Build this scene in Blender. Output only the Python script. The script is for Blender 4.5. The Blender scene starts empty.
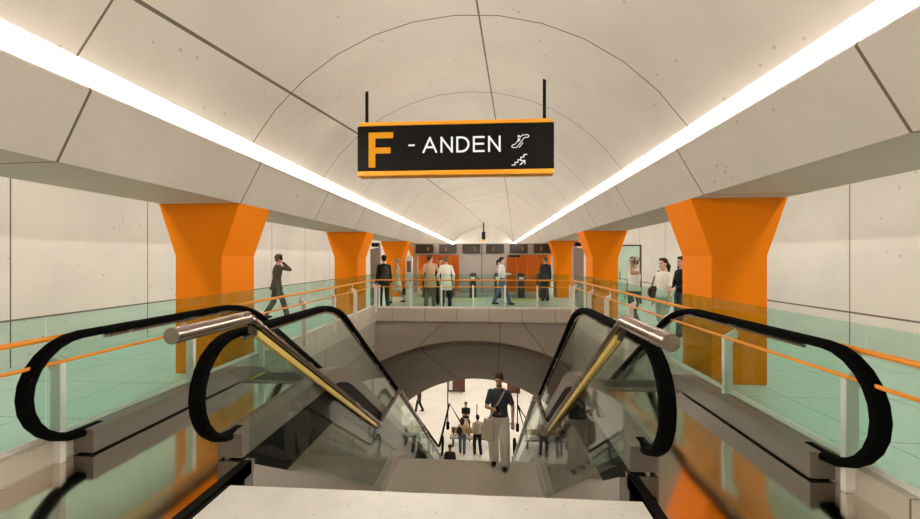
import bpy, bmesh, math, random
from mathutils import Vector, Matrix

# ------------------------------------------------------------------ camera, world, exposure
SC = bpy.context.scene
COL = SC.collection
PI = math.pi
cam_data = bpy.data.cameras.new('camera')
cam_data.sensor_width = 36.0
cam_data.lens = 404.2 / 920 * 36.0
cam_data.clip_start = 0.02
cam_data.clip_end = 200
cam = bpy.data.objects.new('camera', cam_data)
COL.objects.link(cam)
cam.location = (0.435, 0.0, 1.65)
cam.rotation_euler = (PI / 2, 0, 0.0692)
SC.camera = cam

world = bpy.data.worlds.new('world')
SC.world = world
world.use_nodes = True
world.node_tree.nodes['Background'].inputs[0].default_value = (1, 0.95, 0.88, 1)
world.node_tree.nodes['Background'].inputs[1].default_value = 0.3

SC.view_settings.view_transform = 'Standard'
SC.view_settings.look = 'None'
SC.view_settings.gamma = 1
SC.view_settings.use_curve_mapping = False
SC.view_settings.exposure = 0.08
SC.cycles.use_denoising = True
SC.cycles.max_bounces = 10
SC.cycles.diffuse_bounces = 6
SC.cycles.glossy_bounces = 5
SC.cycles.transmission_bounces = 6
SC.cycles.transparent_max_bounces = 40
SC.cycles.sample_clamp_indirect = 6

HALL_LIGHT = 60.0        # main light lines of the vault
AISLE_LIGHT = 13.0
PLATFORM_LIGHT = 14.0
WARM = (1.0, 0.95, 0.88)

# ------------------------------------------------------------------ materials
def newmat(name):
    m = bpy.data.materials.new(name)
    m.use_nodes = True
    nt = m.node_tree
    return m, nt, nt.nodes['Principled BSDF']

def N(nt, typ, **kw):
    n = nt.nodes.new(typ)
    for k, v in kw.items():
        setattr(n, k, v)
    return n

def mth(nt, op, a, b=None, c=None):
    n = nt.nodes.new('ShaderNodeMath'); n.operation = op
    for i, v in enumerate((a, b, c)):
        if v is None: continue
        if hasattr(v, 'is_linked') or hasattr(v, 'links'):
            nt.links.new(v, n.inputs[i])
        else:
            n.inputs[i].default_value = v
    return n.outputs[0]

def mixc(nt, fac, a, b):
    n = nt.nodes.new('ShaderNodeMix'); n.data_type = 'RGBA'
    for idx, v in ((0, fac), (6, a), (7, b)):
        if hasattr(v, 'links'):
            nt.links.new(v, n.inputs[idx])
        else:
            n.inputs[idx].default_value = v if idx == 0 else (*v, 1)
    return n.outputs[2]

def objco(nt):
    t = N(nt, 'ShaderNodeTexCoord')
    g = N(nt, 'ShaderNodeNewGeometry')
    s = N(nt, 'ShaderNodeSeparateXYZ')
    nt.links.new(g.outputs['Position'], s.inputs[0])
    return g.outputs['Position'], s.outputs[0], s.outputs[1], s.outputs[2]

def jline(nt, c, spacing, offset, width):
    """1 where the coordinate lies on a joint, else 0"""
    a = mth(nt, 'SUBTRACT', c, offset - spacing / 2)
    a = mth(nt, 'DIVIDE', a, spacing)
    a = mth(nt, 'FRACT', a)
    a = mth(nt, 'SUBTRACT', a, 0.5)
    a = mth(nt, 'ABSOLUTE', a)
    return mth(nt, 'LESS_THAN', a, width / spacing / 2)

def single_line(nt, c, at, width):
    a = mth(nt, 'SUBTRACT', c, at)
    a = mth(nt, 'ABSOLUTE', a)
    return mth(nt, 'LESS_THAN', a, width / 2)

def concrete(name, col, rough=0.75, joints=None, pits=0.5, var=0.06, jcol=(0.13, 0.10, 0.075), scale=1.0):
    """joints: function(nt, pos, x, y, z) -> list of masks"""
    m, nt, b = newmat(name)
    pos, x, y, z = objco(nt)
    n1 = N(nt, 'ShaderNodeTexNoise'); n1.inputs['Scale'].default_value = 0.9 * scale; n1.inputs['Detail'].default_value = 6
    nt.links.new(pos, n1.inputs['Vector'])
    ramp = N(nt, 'ShaderNodeMapRange'); ramp.inputs[1].default_value = 0.3; ramp.inputs[2].default_value = 0.7
    ramp.inputs[3].default_value = 1 - var; ramp.inputs[4].default_value = 1 + var
    nt.links.new(n1.outputs['Fac'], ramp.inputs[0])
    vm = N(nt, 'ShaderNodeVectorMath', operation='SCALE'); vm.inputs[0].default_value = col
    nt.links.new(ramp.outputs[0], vm.inputs['Scale'])
    out = vm.outputs[0]
    # casting pits
    v = N(nt, 'ShaderNodeTexVoronoi'); v.inputs['Scale'].default_value = 5 * scale
    nt.links.new(pos, v.inputs['Vector'])
    n2 = N(nt, 'ShaderNodeTexNoise'); n2.inputs['Scale'].default_value = 1.3 * scale
    nt.links.new(pos, n2.inputs['Vector'])
    g1 = mth(nt, 'GREATER_THAN', n2.outputs['Fac'], 0.47)
    sz = mth(nt, 'MULTIPLY', g1, 0.105)
    pit = mth(nt, 'LESS_THAN', v.outputs['Distance'], sz)
    pitf = mth(nt, 'MULTIPLY', pit, pits)
    out = mixc(nt, pitf, out, (col[0] * .45, col[1] * .42, col[2] * .4))
    if joints:
        for mask in joints(nt, pos, x, y, z):
            out = mixc(nt, mask, out, jcol)
    nt.links.new(out, b.inputs['Base Color'])
    b.inputs['Roughness'].default_value = rough
    bump = N(nt, 'ShaderNodeBump'); bump.inputs['Strength'].default_value = 0.15; bump.inputs['Distance'].default_value = 0.01
    n3 = N(nt, 'ShaderNodeTexNoise'); n3.inputs['Scale'].default_value = 18; n3.inputs['Detail'].default_value = 4
    nt.links.new(pos, n3.inputs['Vector'])
    nt.links.new(n3.outputs['Fac'], bump.inputs['Height'])
    nt.links.new(bump.outputs[0], b.inputs['Normal'])
    return m

def plain(name, col, rough=0.5, metal=0.0, spec=0.5, var=0.0):
    m, nt, b = newmat(name)
    b.inputs['Roughness'].default_value = rough
    b.inputs['Metallic'].default_value = metal
    b.inputs['Specular IOR Level'].default_value = spec
    pos, x, y, z = objco(nt)
    n = N(nt, 'ShaderNodeTexNoise'); n.inputs['Scale'].default_value = 6; n.inputs['Detail'].default_value = 3
    nt.links.new(pos, n.inputs['Vector'])
    v = var or 0.03
    nt.links.new(mixc(nt, n.outputs['Fac'], tuple(c * (1 - v) for c in col), tuple(min(1, c * (1 + v)) for c in col)), b.inputs['Base Color'])
    return m

def emit(name, col, strength):
    m, nt, b = newmat(name)
    nt.nodes.remove(b)
    e = N(nt, 'ShaderNodeEmission'); e.inputs[0].default_value = (*col, 1); e.inputs[1].default_value = strength
    nt.links.new(e.outputs[0], nt.nodes['Material Output'].inputs[0])
    return m

def glass(name, tint, refl=1.0):
    """thin tinted pane: tinted see-through plus a clear surface reflection"""
    m, nt, b = newmat(name)
    nt.nodes.remove(b)
    t = N(nt, 'ShaderNodeBsdfTransparent'); t.inputs[0].default_value = (*tint, 1)
    g = N(nt, 'ShaderNodeBsdfGlossy'); g.inputs['Roughness'].default_value = 0.03
    lw = N(nt, 'ShaderNodeLayerWeight'); lw.inputs[0].default_value = 0.5
    f = mth(nt, 'POWER', lw.outputs['Facing'], 5.0)
    f = mth(nt, 'MULTIPLY_ADD', f, 0.55 * refl, 0.03 * refl)
    mx = N(nt, 'ShaderNodeMixShader')
    nt.links.new(f, mx.inputs[0]); nt.links.new(t.outputs[0], mx.inputs[1]); nt.links.new(g.outputs[0], mx.inputs[2])
    nt.links.new(mx.outputs[0], nt.nodes['Material Output'].inputs[0])
    return m

def polished(name, col, rough, wav=0.0, scale=3.0):
    m, nt, b = newmat(name)
    pos, x, y, z = objco(nt)
    b.inputs['Base Color'].default_value = (*col, 1)
    b.inputs['Metallic'].default_value = 1.0
    n = N(nt, 'ShaderNodeTexNoise'); n.inputs['Scale'].default_value = scale; n.inputs['Detail'].default_value = 2
    nt.links.new(pos, n.inputs['Vector'])
    r = mth(nt, 'MULTIPLY_ADD', n.outputs['Fac'], rough * .5, rough * .75)
    nt.links.new(r, b.inputs['Roughness'])
    if wav:
        bump = N(nt, 'ShaderNodeBump'); bump.inputs['Strength'].default_value = wav; bump.inputs['Distance'].default_value = 0.03
        nt.links.new(n.outputs['Fac'], bump.inputs['Height'])
        nt.links.new(bump.outputs[0], b.inputs['Normal'])
    return m

CONC = (0.585, 0.535, 0.475)
def vault_joints(nt, pos, x, y, z):
    sk = mth(nt, 'MULTIPLY_ADD', y, -0.075, x)
    return [jline(nt, mth(nt, 'MULTIPLY_ADD', x, 0.055, y), 2.48, 0.45, 0.02), single_line(nt, sk, -0.09, 0.026), single_line(nt, sk, -2.76, 0.028)]
M = {}
M['vault'] = concrete('vault concrete', CONC, joints=vault_joints)
M['beam'] = concrete('beam concrete', CONC, joints=lambda nt, pos, x, y, z: [jline(nt, mth(nt, 'MULTIPLY_ADD', x, 0.055, y), 2.48, 0.45, 0.022)])
M['wall'] = concrete('wall concrete', (0.66, 0.62, 0.565), joints=lambda nt, pos, x, y, z: [jline(nt, mth(nt, 'MULTIPLY_ADD', x, 0.04, y), 2.48, 0.42, 0.02), single_line(nt, z, 0.72, 0.03)])
M['wall_plain'] = concrete('plain wall concrete', (0.62, 0.58, 0.52))
M['gate_grey'] = concrete('grey gate cladding', (0.42, 0.37, 0.33), joints=lambda nt, pos, x, y, z: [single_line(nt, x, 0.13, 0.04)])
M['plinth'] = concrete('plinth stone', (0.58, 0.50, 0.42), rough=0.5, joints=lambda nt, pos, x, y, z: [mth(nt, 'MULTIPLY', jline(nt, x, 0.94, 0.47, 0.012), mth(nt, 'GREATER_THAN', y, 11.65)), jline(nt, y, 1.25, 0.0, 0.012)], pits=0.25)
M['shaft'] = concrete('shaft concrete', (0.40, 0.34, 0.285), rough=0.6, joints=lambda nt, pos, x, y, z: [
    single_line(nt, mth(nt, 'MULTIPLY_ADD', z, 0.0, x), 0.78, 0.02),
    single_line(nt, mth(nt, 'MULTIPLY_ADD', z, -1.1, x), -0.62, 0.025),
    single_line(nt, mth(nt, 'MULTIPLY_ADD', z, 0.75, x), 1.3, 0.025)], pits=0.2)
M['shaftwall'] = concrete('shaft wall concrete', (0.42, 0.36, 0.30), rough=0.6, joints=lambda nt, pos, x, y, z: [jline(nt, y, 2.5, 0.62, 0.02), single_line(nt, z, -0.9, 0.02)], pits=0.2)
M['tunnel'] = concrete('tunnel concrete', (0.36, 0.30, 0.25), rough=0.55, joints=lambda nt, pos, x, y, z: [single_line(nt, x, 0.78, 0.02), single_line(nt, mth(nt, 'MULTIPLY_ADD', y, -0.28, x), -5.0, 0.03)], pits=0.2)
M['platform_wall'] = concrete('platform wall concrete', (0.72, 0.68, 0.61), joints=lambda nt, pos, x, y, z: [jline(nt, x, 2.4, 0.3, 0.02)])
M['platform_floor'] = concrete('platform floor', (0.74, 0.69, 0.61), rough=0.45, joints=lambda nt, pos, x, y, z: [jline(nt, x, 2.4, 0.6, 0.015), jline(nt, y, 2.4, 1.0, 0.015)], jcol=(0.4, 0.36, 0.3))
M['stone'] = concrete('granite landing', (0.84, 0.81, 0.76), rough=0.6, pits=0.9, scale=4.0, var=0.07)
M['stair'] = concrete('stair stone', (0.70, 0.66, 0.60), rough=0.6, pits=0.5, scale=2.5)
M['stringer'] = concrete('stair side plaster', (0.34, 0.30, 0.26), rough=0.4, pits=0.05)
M['tile'] = concrete('pale green floor tiles', (0.55, 0.63, 0.55), rough=0.30, joints=lambda nt, pos, x, y, z: [jline(nt, x, 1.2, 0.4, 0.014), jline(nt, y, 1.2, 0.3, 0.014)], jcol=(0.2, 0.24, 0.2), pits=0.0, var=0.03)
M['orange'] = plain('orange panel paint', (0.90, 0.23, 0.001), 0.6, spec=0.12)
M['orange_rail'] = plain('orange rail paint', (0.86, 0.30, 0.015), 0.35)
M['orange_dark'] = plain('orange wall cladding', (0.80, 0.17, 0.004), 0.6)
M['white'] = plain('white painted steel', (0.86, 0.83, 0.78), 0.4)
M['rubber'] = plain('black rubber', (0.003, 0.003, 0.003), 0.9, spec=0.05)
M['black'] = plain('black metal', (0.005, 0.0045, 0.004), 0.5, spec=0.12)
M['dark_panel'] = plain('dark display', (0.035, 0.025, 0.018), 0.3)
M['steel'] = polished('brushed steel', (0.40, 0.32, 0.28), 0.26)
M['floor_steel'] = polished('polished landing steel', (0.74, 0.68, 0.61), 0.10, 0.03, 1.5)
M['clad'] = polished('polished side cladding', (0.50, 0.43, 0.37), 0.42, 0.9, 2.2)
M['deck'] = plain('deck enamel', (0.17, 0.142, 0.12), 0.38)
M['step'] = polished('step aluminium', (0.20, 0.20, 0.20), 0.45)
M['gold'] = plain('gold trim', (0.78, 0.58, 0.16), 0.3, 0.3)
M['frame'] = plain('dark guard frame', (0.07, 0.05, 0.04), 0.3, 0.6)
M['glass'] = glass('green glass', (0.825, 0.96, 0.925))
M['glass_esc'] = glass('escalator glass', (0.90, 0.96, 0.935))
M['glass_clear'] = glass('guard glass', (0.93, 0.97, 0.95))
M['yellow'] = plain('yellow paint', (0.75, 0.62, 0.05), 0.5)
M['letter_white'] = emit('lit white lettering', (1, 0.97, 0.9), 0.95)
M['letter_orange'] = emit('lit orange lettering', (0.95, 0.36, 0.02), 0.85)
M['sign_orange'] = plain('sign orange', (0.95, 0.36, 0.01), 0.4)
M['lamp'] = emit('light line', WARM, HALL_LIGHT)
M['fill_aisle'] = emit('aisle light line', WARM, AISLE_LIGHT)
M['fill_platform'] = emit('platform light line', WARM, PLATFORM_LIGHT)
M['skin'] = plain('skin', (0.52, 0.30, 0.20), 0.5)
M['skin2'] = plain('pale skin', (0.62, 0.39, 0.28), 0.5)

def cloth(name, col):
    key = 'cloth ' + name
    if key not in M:
        M[key] = plain(key, col, 0.85, var=0.12, spec=0.2)
    return M[key]

# ------------------------------------------------------------------ mesh helpers
def bx(bm, x0, x1, y0, y1, z0, z1, mi=0):
    vs = [bm.verts.new((x, y, z)) for x in (x0, x1) for y in (y0, y1) for z in (z0, z1)]
    for q in ((0, 1, 3, 2), (4, 6, 7, 5), (0, 4, 5, 1), (2, 3, 7, 6), (0, 2, 6, 4), (1, 5, 7, 3)):
        f = bm.faces.new([vs[i] for i in q]); f.material_index = mi

def prism(bm, poly, a0, a1, axis='x', mi=0):
    """extrude a polygon: axis x -> poly in (y,z); axis y -> poly in (x,z); axis z -> poly in (x,y)"""
    def P(u, v, a):
        return {'x': (a, u, v), 'y': (u, a, v), 'z': (u, v, a)}[axis]
    A = [bm.verts.new(P(u, v, a0)) for u, v in poly]
    B = [bm.verts.new(P(u, v, a1)) for u, v in poly]
    n = len(poly)
    fs = [bm.faces.new(A), bm.faces.new(B)]
    for i in range(n):
        fs.append(bm.faces.new((A[i], A[(i + 1) % n], B[(i + 1) % n], B[i])))
    for f in fs: f.material_index = mi
    return fs

def tube(bm, pts, r, n=12, cap=True, ry=None):
    """round (or elliptic) sweep along 3D points"""
    pts = [Vector(p) for p in pts]
    rings = []
    up = Vector((0, 0, 1))
    for i, p in enumerate(pts):
        t = (pts[min(i + 1, len(pts) - 1)] - pts[max(i - 1, 0)]).normalized()
        a = t.cross(up)
        if a.length < 1e-3: a = t.cross(Vector((0, 1, 0)))
        a.normalize(); b = a.cross(t).normalized()
        rr = r[i] if isinstance(r, (list, tuple)) else r
        rings.append([bm.verts.new(p + a * math.cos(2 * PI * k / n) * rr + b * math.sin(2 * PI * k / n) * (ry or rr)) for k in range(n)])
    for i in range(len(rings) - 1):
        for k in range(n):
            bm.faces.new((rings[i][k], rings[i][(k + 1) % n], rings[i + 1][(k + 1) % n], rings[i + 1][k]))
    if cap:
        bm.faces.new(rings[0][::-1]); bm.faces.new(rings[-1])

def yz_sweep(bm, path, x, hw, ht, n=12, p=3.0):
    """sweep a rounded profile (half width hw across x, half thickness ht) along a path in the YZ plane"""
    rings = []
    for i, (y, z) in enumerate(path):
        y0, z0 = path[max(i - 1, 0)]; y1, z1 = path[min(i + 1, len(path) - 1)]
        t = Vector((y1 - y0, z1 - z0)).normalized(); nn = Vector((-t.y, t.x))
        ring = []
        for k in range(n):
            a = 2 * PI * (k + .5) / n
            c, s = math.cos(a), math.sin(a)
            d = (abs(c) ** p + abs(s) ** p) ** (-1 / p)
            u, v = c * d * hw, s * d * ht
            ring.append(bm.verts.new((x + u, y + nn.x * v, z + nn.y * v)))
        rings.append(ring)
    for i in range(len(rings) - 1):
        for k in range(n):
            bm.faces.new((rings[i][k], rings[i][(k + 1) % n], rings[i + 1][(k + 1) % n], rings[i + 1][k]))
    bm.faces.new(rings[0][::-1]); bm.faces.new(rings[-1])

def fillet(pts, r, n=6):
    out = [pts[0]]
    for i in range(1, len(pts) - 1):
        a, b, c = (Vector(p) for p in (pts[i - 1], pts[i], pts[i + 1]))
        d0 = (a - b).normalized(); d1 = (c - b).normalized()
        p0 = b + d0 * r; p1 = b + d1 * r
        for k in range(n + 1):
            t = k / n
            q = p0 * (1 - t) ** 2 + b * 2 * t * (1 - t) + p1 * t * t
            out.append(tuple(q))
    out.append(pts[-1])
    return out

WM = {}
def thing(name, label, cat, loc=(0, 0, 0), rotz=0, group=None):
    o = bpy.data.objects.new(name, None); COL.objects.link(o)
    o.location = loc; o.rotation_euler = (0, 0, rotz)
    o.empty_display_size = 0.2
    tag(o, label, cat, group)
    WM[o.name] = Matrix.Translation(Vector(loc)) @ Matrix.Rotation(rotz, 4, 'Z')
    return o

def tag(o, label, cat, group=None):
    o['label'] = label; o['category'] = cat
    if group: o['group'] = group
    return o

def obj(name, bm, mats, parent=None, smooth=False, world=True, label=None, bevel=0, origin=None):
    """ONE mesh object; bm in world coordinates unless world=False (then local to the parent)"""
    me = bpy.data.meshes.new(name)
    bmesh.ops.recalc_face_normals(bm, faces=bm.faces[:])
    if bevel:
        pass
    if parent is not None:
        W = WM[parent.name]
        if world: bm.transform(W.inverted())
    elif origin is not None:
        bm.transform(Matrix.Translation(-Vector(origin)))
    bm.to_mesh(me); bm.free()
    for m in (mats if isinstance(mats, (list, tuple)) else [mats]): me.materials.append(m)
    if smooth:
        for p in me.polygons: p.use_smooth = True
        try: me.set_sharp_from_angle(angle=math.radians(35))
        except Exception: pass
    o = bpy.data.objects.new(name, me); COL.objects.link(o)
    if parent is not None:
        o.parent = parent
        WM[o.name] = WM[parent.name]
    else:
        if origin is not None: o.location = origin
        WM[o.name] = Matrix.Translation(Vector(origin or (0, 0, 0)))
    if label: o['label'] = label
    if bevel:
        md = o.modifiers.new('bevel', 'BEVEL'); md.width = bevel; md.segments = 2; md.limit_method = 'ANGLE'
    return o

def struct(name, bm, mats, smooth=False):
    o = obj(name, bm, mats, smooth=smooth); o['kind'] = 'structure'; return o

def dup(root, loc, rotz=0, label=None, group=None):
    r = root.copy(); COL.objects.link(r); r.location = loc; r.rotation_euler = (0, 0, rotz)
    if label: r['label'] = label
    if group: r['group'] = group
    WM[r.name] = Matrix.Translation(Vector(loc)) @ Matrix.Rotation(rotz, 4, 'Z')
    for ch in list(root.children):
        c = ch.copy(); COL.objects.link(c); c.parent = r
        for g in ch.children:
            d = g.copy(); COL.objects.link(d); d.parent = c
    return r

B = bmesh.new

# ------------------------------------------------------------------ the hall
Y0, Y1 = -4.0, 40.0
BEAM_Z = 2.458
# vault profile (x, z), right half mirrored
R, ZC = 3.47, 1.46
a_end = math.asin(2.93 / R)
prof = [(R * math.sin(a_end * t), ZC + R * math.cos(a_end * t)) for t in [i / 6 for i in range(-6, 7)]]
bm = B()
outer = [(x * 1.06, z + 0.25) for x, z in prof]
prism(bm, prof + outer[::-1], Y0, Y1, 'y')
struct('ceiling', bm, M['vault'], smooth=True)

for s, side in ((-1, 'left'), (1, 'right')):
    # beam with the near vertical fascia and the ledge that carries the light line
    bm = B()
    poly = [(3.116, BEAM_Z), (4.30, BEAM_Z), (4.30, 3.7), (3.3, 3.7), (3.10, 3.44), (2.92, 3.40), (2.93, 3.318), (2.985, 3.302),
            (3.012, 3.18), (2.815, 3.055), (2.80, 3.03)]
    prism(bm, [(s * x, z) for x, z in poly], Y0, Y1, 'y')
    struct('trim_1' if s < 0 else 'trim_2', bm, M['beam'])
    # light line
    bm = B()
    prism(bm, [(s * x, z) for x, z in [(2.974, 3.290), (2.997, 3.200), (3.009, 3.203), (2.987, 3.296)]], Y0 + .1, Y1 - .1, 'y')
    o = obj('light_line', bm, M['lamp'], origin=(s * 2.98, 18, 3.19))
    tag(o, 'long white light line along the %s edge of the vault above the columns' % side, 'ceiling light', 'light lines along the vault')
    # aisle ceiling and walls
    bm = B(); bx(bm, min(s * 4.30, s * 7.0), max(s * 4.30, s * 7.0), Y0, Y1, 3.7, 3.9)
    struct('ceiling_' + side, bm, M['wall_plain'])
    bm = B(); bx(bm, min(s * 6.8, s * 7.0), max(s * 6.8, s * 7.0), Y0, Y1, -0.3, 3.7)
    struct('wall_' + side, bm, M['wall'])
    bm = B(); bx(bm, min(s * 4.9, s * 5.15), max(s * 4.9, s * 5.15), Y0 + .3, Y1 - .3, 3.66, 3.699)
    o = obj('light_line', bm, M['fill_aisle'], origin=(s * 5.02, 18, 3.68))  # added glowing strip, hidden above the soffit, to brighten the aisle
    tag(o, 'added light line, out of view, on the ceiling of the %s aisle behind the columns' % side, 'ceiling light', 'added aisle fill lights')

# floors
bm = B()
bx(bm, -6.8, -2.98, Y0, 40, -0.3, 0.0)
bx(bm, 2.98, 6.8, Y0, 40, -0.3, 0.0)
bx(bm, -2.98, 2.98, 11.9, 40, -0.3, 0.0)
struct('floor', bm, M['tile'])
bm = B()
bx(bm, -7, 7, Y0 - .2, Y0, -0.3, 5.6)
struct('wall_back', bm, M['wall_plain'])
bm = B()
bx(bm, -7, 7, Y1, Y1 + .2, -0.3, 5.6)
bx(bm, -1.6, 1.9, Y1 - .12, Y1, 0, 3.75)
struct('wall_front', bm, M['wall_plain'])

# plinth under the railings
for s, side in ((-1, 'left'), (1, 'right')):
    bm = B()
    bx(bm, min(s * 2.86, s * 3.0), max(s * 2.86, s * 3.0), Y0, 12.0, -0.16, 0.27)
    if True:
        bx(bm, min(s * 2.84, s * 2.861), max(s * 2.84, s * 2.861), Y0, 12.0, -0.16, 0.10)
    struct('baseboard_' + side, bm, M['plinth'])
bm = B(); bx(bm, -2.86, 2.86, 11.7, 12.0, -0.16, 0.22)
struct('baseboard_front', bm, M['plinth'])

# orange columns, flared at the top
def column_bm():
    bm = B()
    y0, y1 = 0.0, 0.81
    wi, wo, ti, to = 3.385, 4.085, 3.116, 4.342
    poly = [(wi, 0), (wo, 0), (wo, 1.70), (to, BEAM_Z), (ti, BEAM_Z), (wi, 1.70)]
    prism(bm, [(x - 3.735, z) for x, z in poly], y0, y1, 'y')
    return bm
ordinal = ['nearest', 'second', 'third', 'fourth', 'fifth', 'sixth']
first = None
for s, side in ((-1, 'left'), (1, 'right')):
    for k in range(6):
        loc = (s * 3.735, 5.56 + 6.08 * k, 0)
        lab = '%s orange flared column in the %s row' % (ordinal[k], side)
        if first is None:
            first = obj('column', column_bm(), M['orange'], bevel=0.006)
            o = first
        else:
            o = first.copy(); COL.objects.link(o)
        o.location = loc
        o.rotation_euler = (0, 0, 0)
        if s < 0: o.scale = (-1, 1, 1)
        else: o.scale = (1, 1, 1)
        tag(o, lab, 'column', 'orange flared columns')

# ------------------------------------------------------------------ shaft for the stairs and escalators
PLAT = -7.1
bm = B()
for s in (-1, 1):
    pass
for s, nm in ((-1, 'wall_shaft_left'), (1, 'wall_shaft_right')):
    bm = B(); bx(bm, min(s * 2.9, s * 3.2), max(s * 2.9, s * 3.2), 2.0, 15.3, PLAT - .2, -0.16)
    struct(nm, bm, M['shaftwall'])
# face below the far railing with the arched opening, and the sloping tunnel roof
def arch(R_, zc, hw=2.9, n=24):
    z0 = zc - R_
    return [(-hw + 2 * hw * i / n, z0 + math.sqrt(R_ * R_ - (-hw + 2 * hw * i / n) ** 2)) for i in range(n + 1)]
A0 = arch(6.2, -0.72)
bm = B()
prism(bm, [(-2.9, -0.16)] + A0 + [(2.9, -0.16)], 11.78, 12.0, 'y')
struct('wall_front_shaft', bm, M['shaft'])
bm = B()
def loft(bm, rows, thick=0.0):
    vr = [[bm.verts.new(p) for p in row] for row in rows]
    for a, b in zip(vr[:-1], vr[1:]):
        for i in range(len(a) - 1):
            bm.faces.new((a[i], a[i + 1], b[i + 1], b[i]))
rows = []
for t, (yy, zc, rr) in enumerate([(12.0, -0.72, 6.2), (12.02, -0.66, 6.0), (12.32, -0.88, 5.6), (12.34, -0.98, 5.6), (13.8, -1.88, 4.8), (15.3, -2.86, 4.2)]):
    rows.append([(x, yy, z) for x, z in arch(rr, zc)])
loft(bm, rows)
# outer skin to give it thickness
rows2 = [[(x, y, z + 0.6) for x, y, z in r] for r in rows]
loft(bm, rows2)
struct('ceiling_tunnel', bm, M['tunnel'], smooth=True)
# wall of the platform cavern that holds the arch
bm = B()
A1 = arch(4.2, -2.86)
prism(bm, [(-2.9, -1.2)] + A1 + [(2.9, -1.2)], 15.3, 15.55, 'y')
bx(bm, -14, -2.9, 15.3, 15.55, PLAT, -1.2)
bx(bm, 2.9, 14, 15.3, 15.55, PLAT, -1.2)
struct('wall_platform_near', bm, M['platform_wall'])
bm = B(); bx(bm, -14, 14, 34, 34.2, PLAT, -1.2); bx(bm, -14.2, -14, 15.3, 34.2, PLAT, -1.2); bx(bm, 14, 14.2, 15.3, 34.2, PLAT, -1.2)
struct('wall_platform_far', bm, M['platform_wall'])
bm = B(); bx(bm, -14, 14, 15.3, 34.2, -1.2, -1.0)
struct('ceiling_platform', bm, M['platform_wall'])
bm = B(); bx(bm, -14, 14, 15.3, 34.2, PLAT - .3, PLAT); bx(bm, -2.9, 2.9, 15.0, 15.3, PLAT - .3, PLAT)
struct('floor_platform', bm, M['platform_floor'])
for i, (x, w) in enumerate(((-5.5, 'left'), (0.0, 'middle'), (5.5, 'right'))):
    bm = B(); bx(bm, x - .2, x + .2, 16.5, 33, -1.27, -1.203)
    o = obj('light_line', bm, M['fill_platform'], origin=(x, 25, -1.22))  # unseen glowing strip, added to give the platform its bright look
    tag(o, '%s added light line, out of view, on the ceiling of the lower platform' % w, 'ceiling light', 'added platform fill lights')

# stairs
FL = 0.10           # level of the granite landing and the steel landings
LAND = -2.50
def stair(name, label, ya, za, yb, zb, n, x0, x1, depth, group):
    t = thing(name, label, 'stairs', ((x0 + x1) / 2, ya, zb), 0, group)
    bm = B()
    rise = (za - zb) / n; run = (yb - ya) / n
    pts = [(ya, za)]
    for k in range(n):
        y = ya + run * k
        z = za - rise * (k + 1)
        pts += [(y, z), (y + run, z)]
    pts += [(yb, zb - .3), (ya, zb - .3 if depth else za - .5)]
    pts = [pts[0]] + pts[1:]
    prism(bm, pts, x0, x1, 'x')
    obj('step_flight', bm, M['stair'], t)
    return t
bm = B(); bx(bm, -1.33, 1.42, Y0, 2.66, -0.4, FL)
struct('floor_landing', bm, M['stone'])
st1 = stair('staircase', 'upper stone stair flight dropping away from the granite landing', 2.66, FL, 6.86, LAND, 15, -1.40, 1.40, False, 'stair flights between the escalators')
bm = B(); bx(bm, -1.40, 1.40, 6.86, 8.35, LAND - .3, LAND)
struct('floor_mid_landing', bm, M['stair'])
st2 = stair('staircase', 'lower stone stair flight going down to the bright platform', 8.35, LAND, 15.3, PLAT, 27, -1.40, 1.40, False, 'stair flights between the escalators')
def pitch_line(y):
    if y < 2.66: return FL
    if y < 6.86: return FL + (LAND - FL) * (y - 2.66) / 4.2
    if y < 8.35: return LAND
    return LAND + (PLAT - LAND) * (y - 8.35) / 6.95
for s, side in ((-1, 'left'), (1, 'right')):
    # low stone curb beside the steps
    def cb(ys, t, lab, nm='curb'):
        bm = B()
        top = [(y, pitch_line(y) + .19) for y in ys]
        bot = [(y, pitch_line(y) - .32) for y in ys]
        prism(bm, top + bot[::-1], s * 1.401, s * 1.56, 'x')
        return obj(nm, bm, lab, t)
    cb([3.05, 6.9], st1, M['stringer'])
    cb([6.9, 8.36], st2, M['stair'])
    cb([8.36, 15.28], st2, M['stair'])

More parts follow.
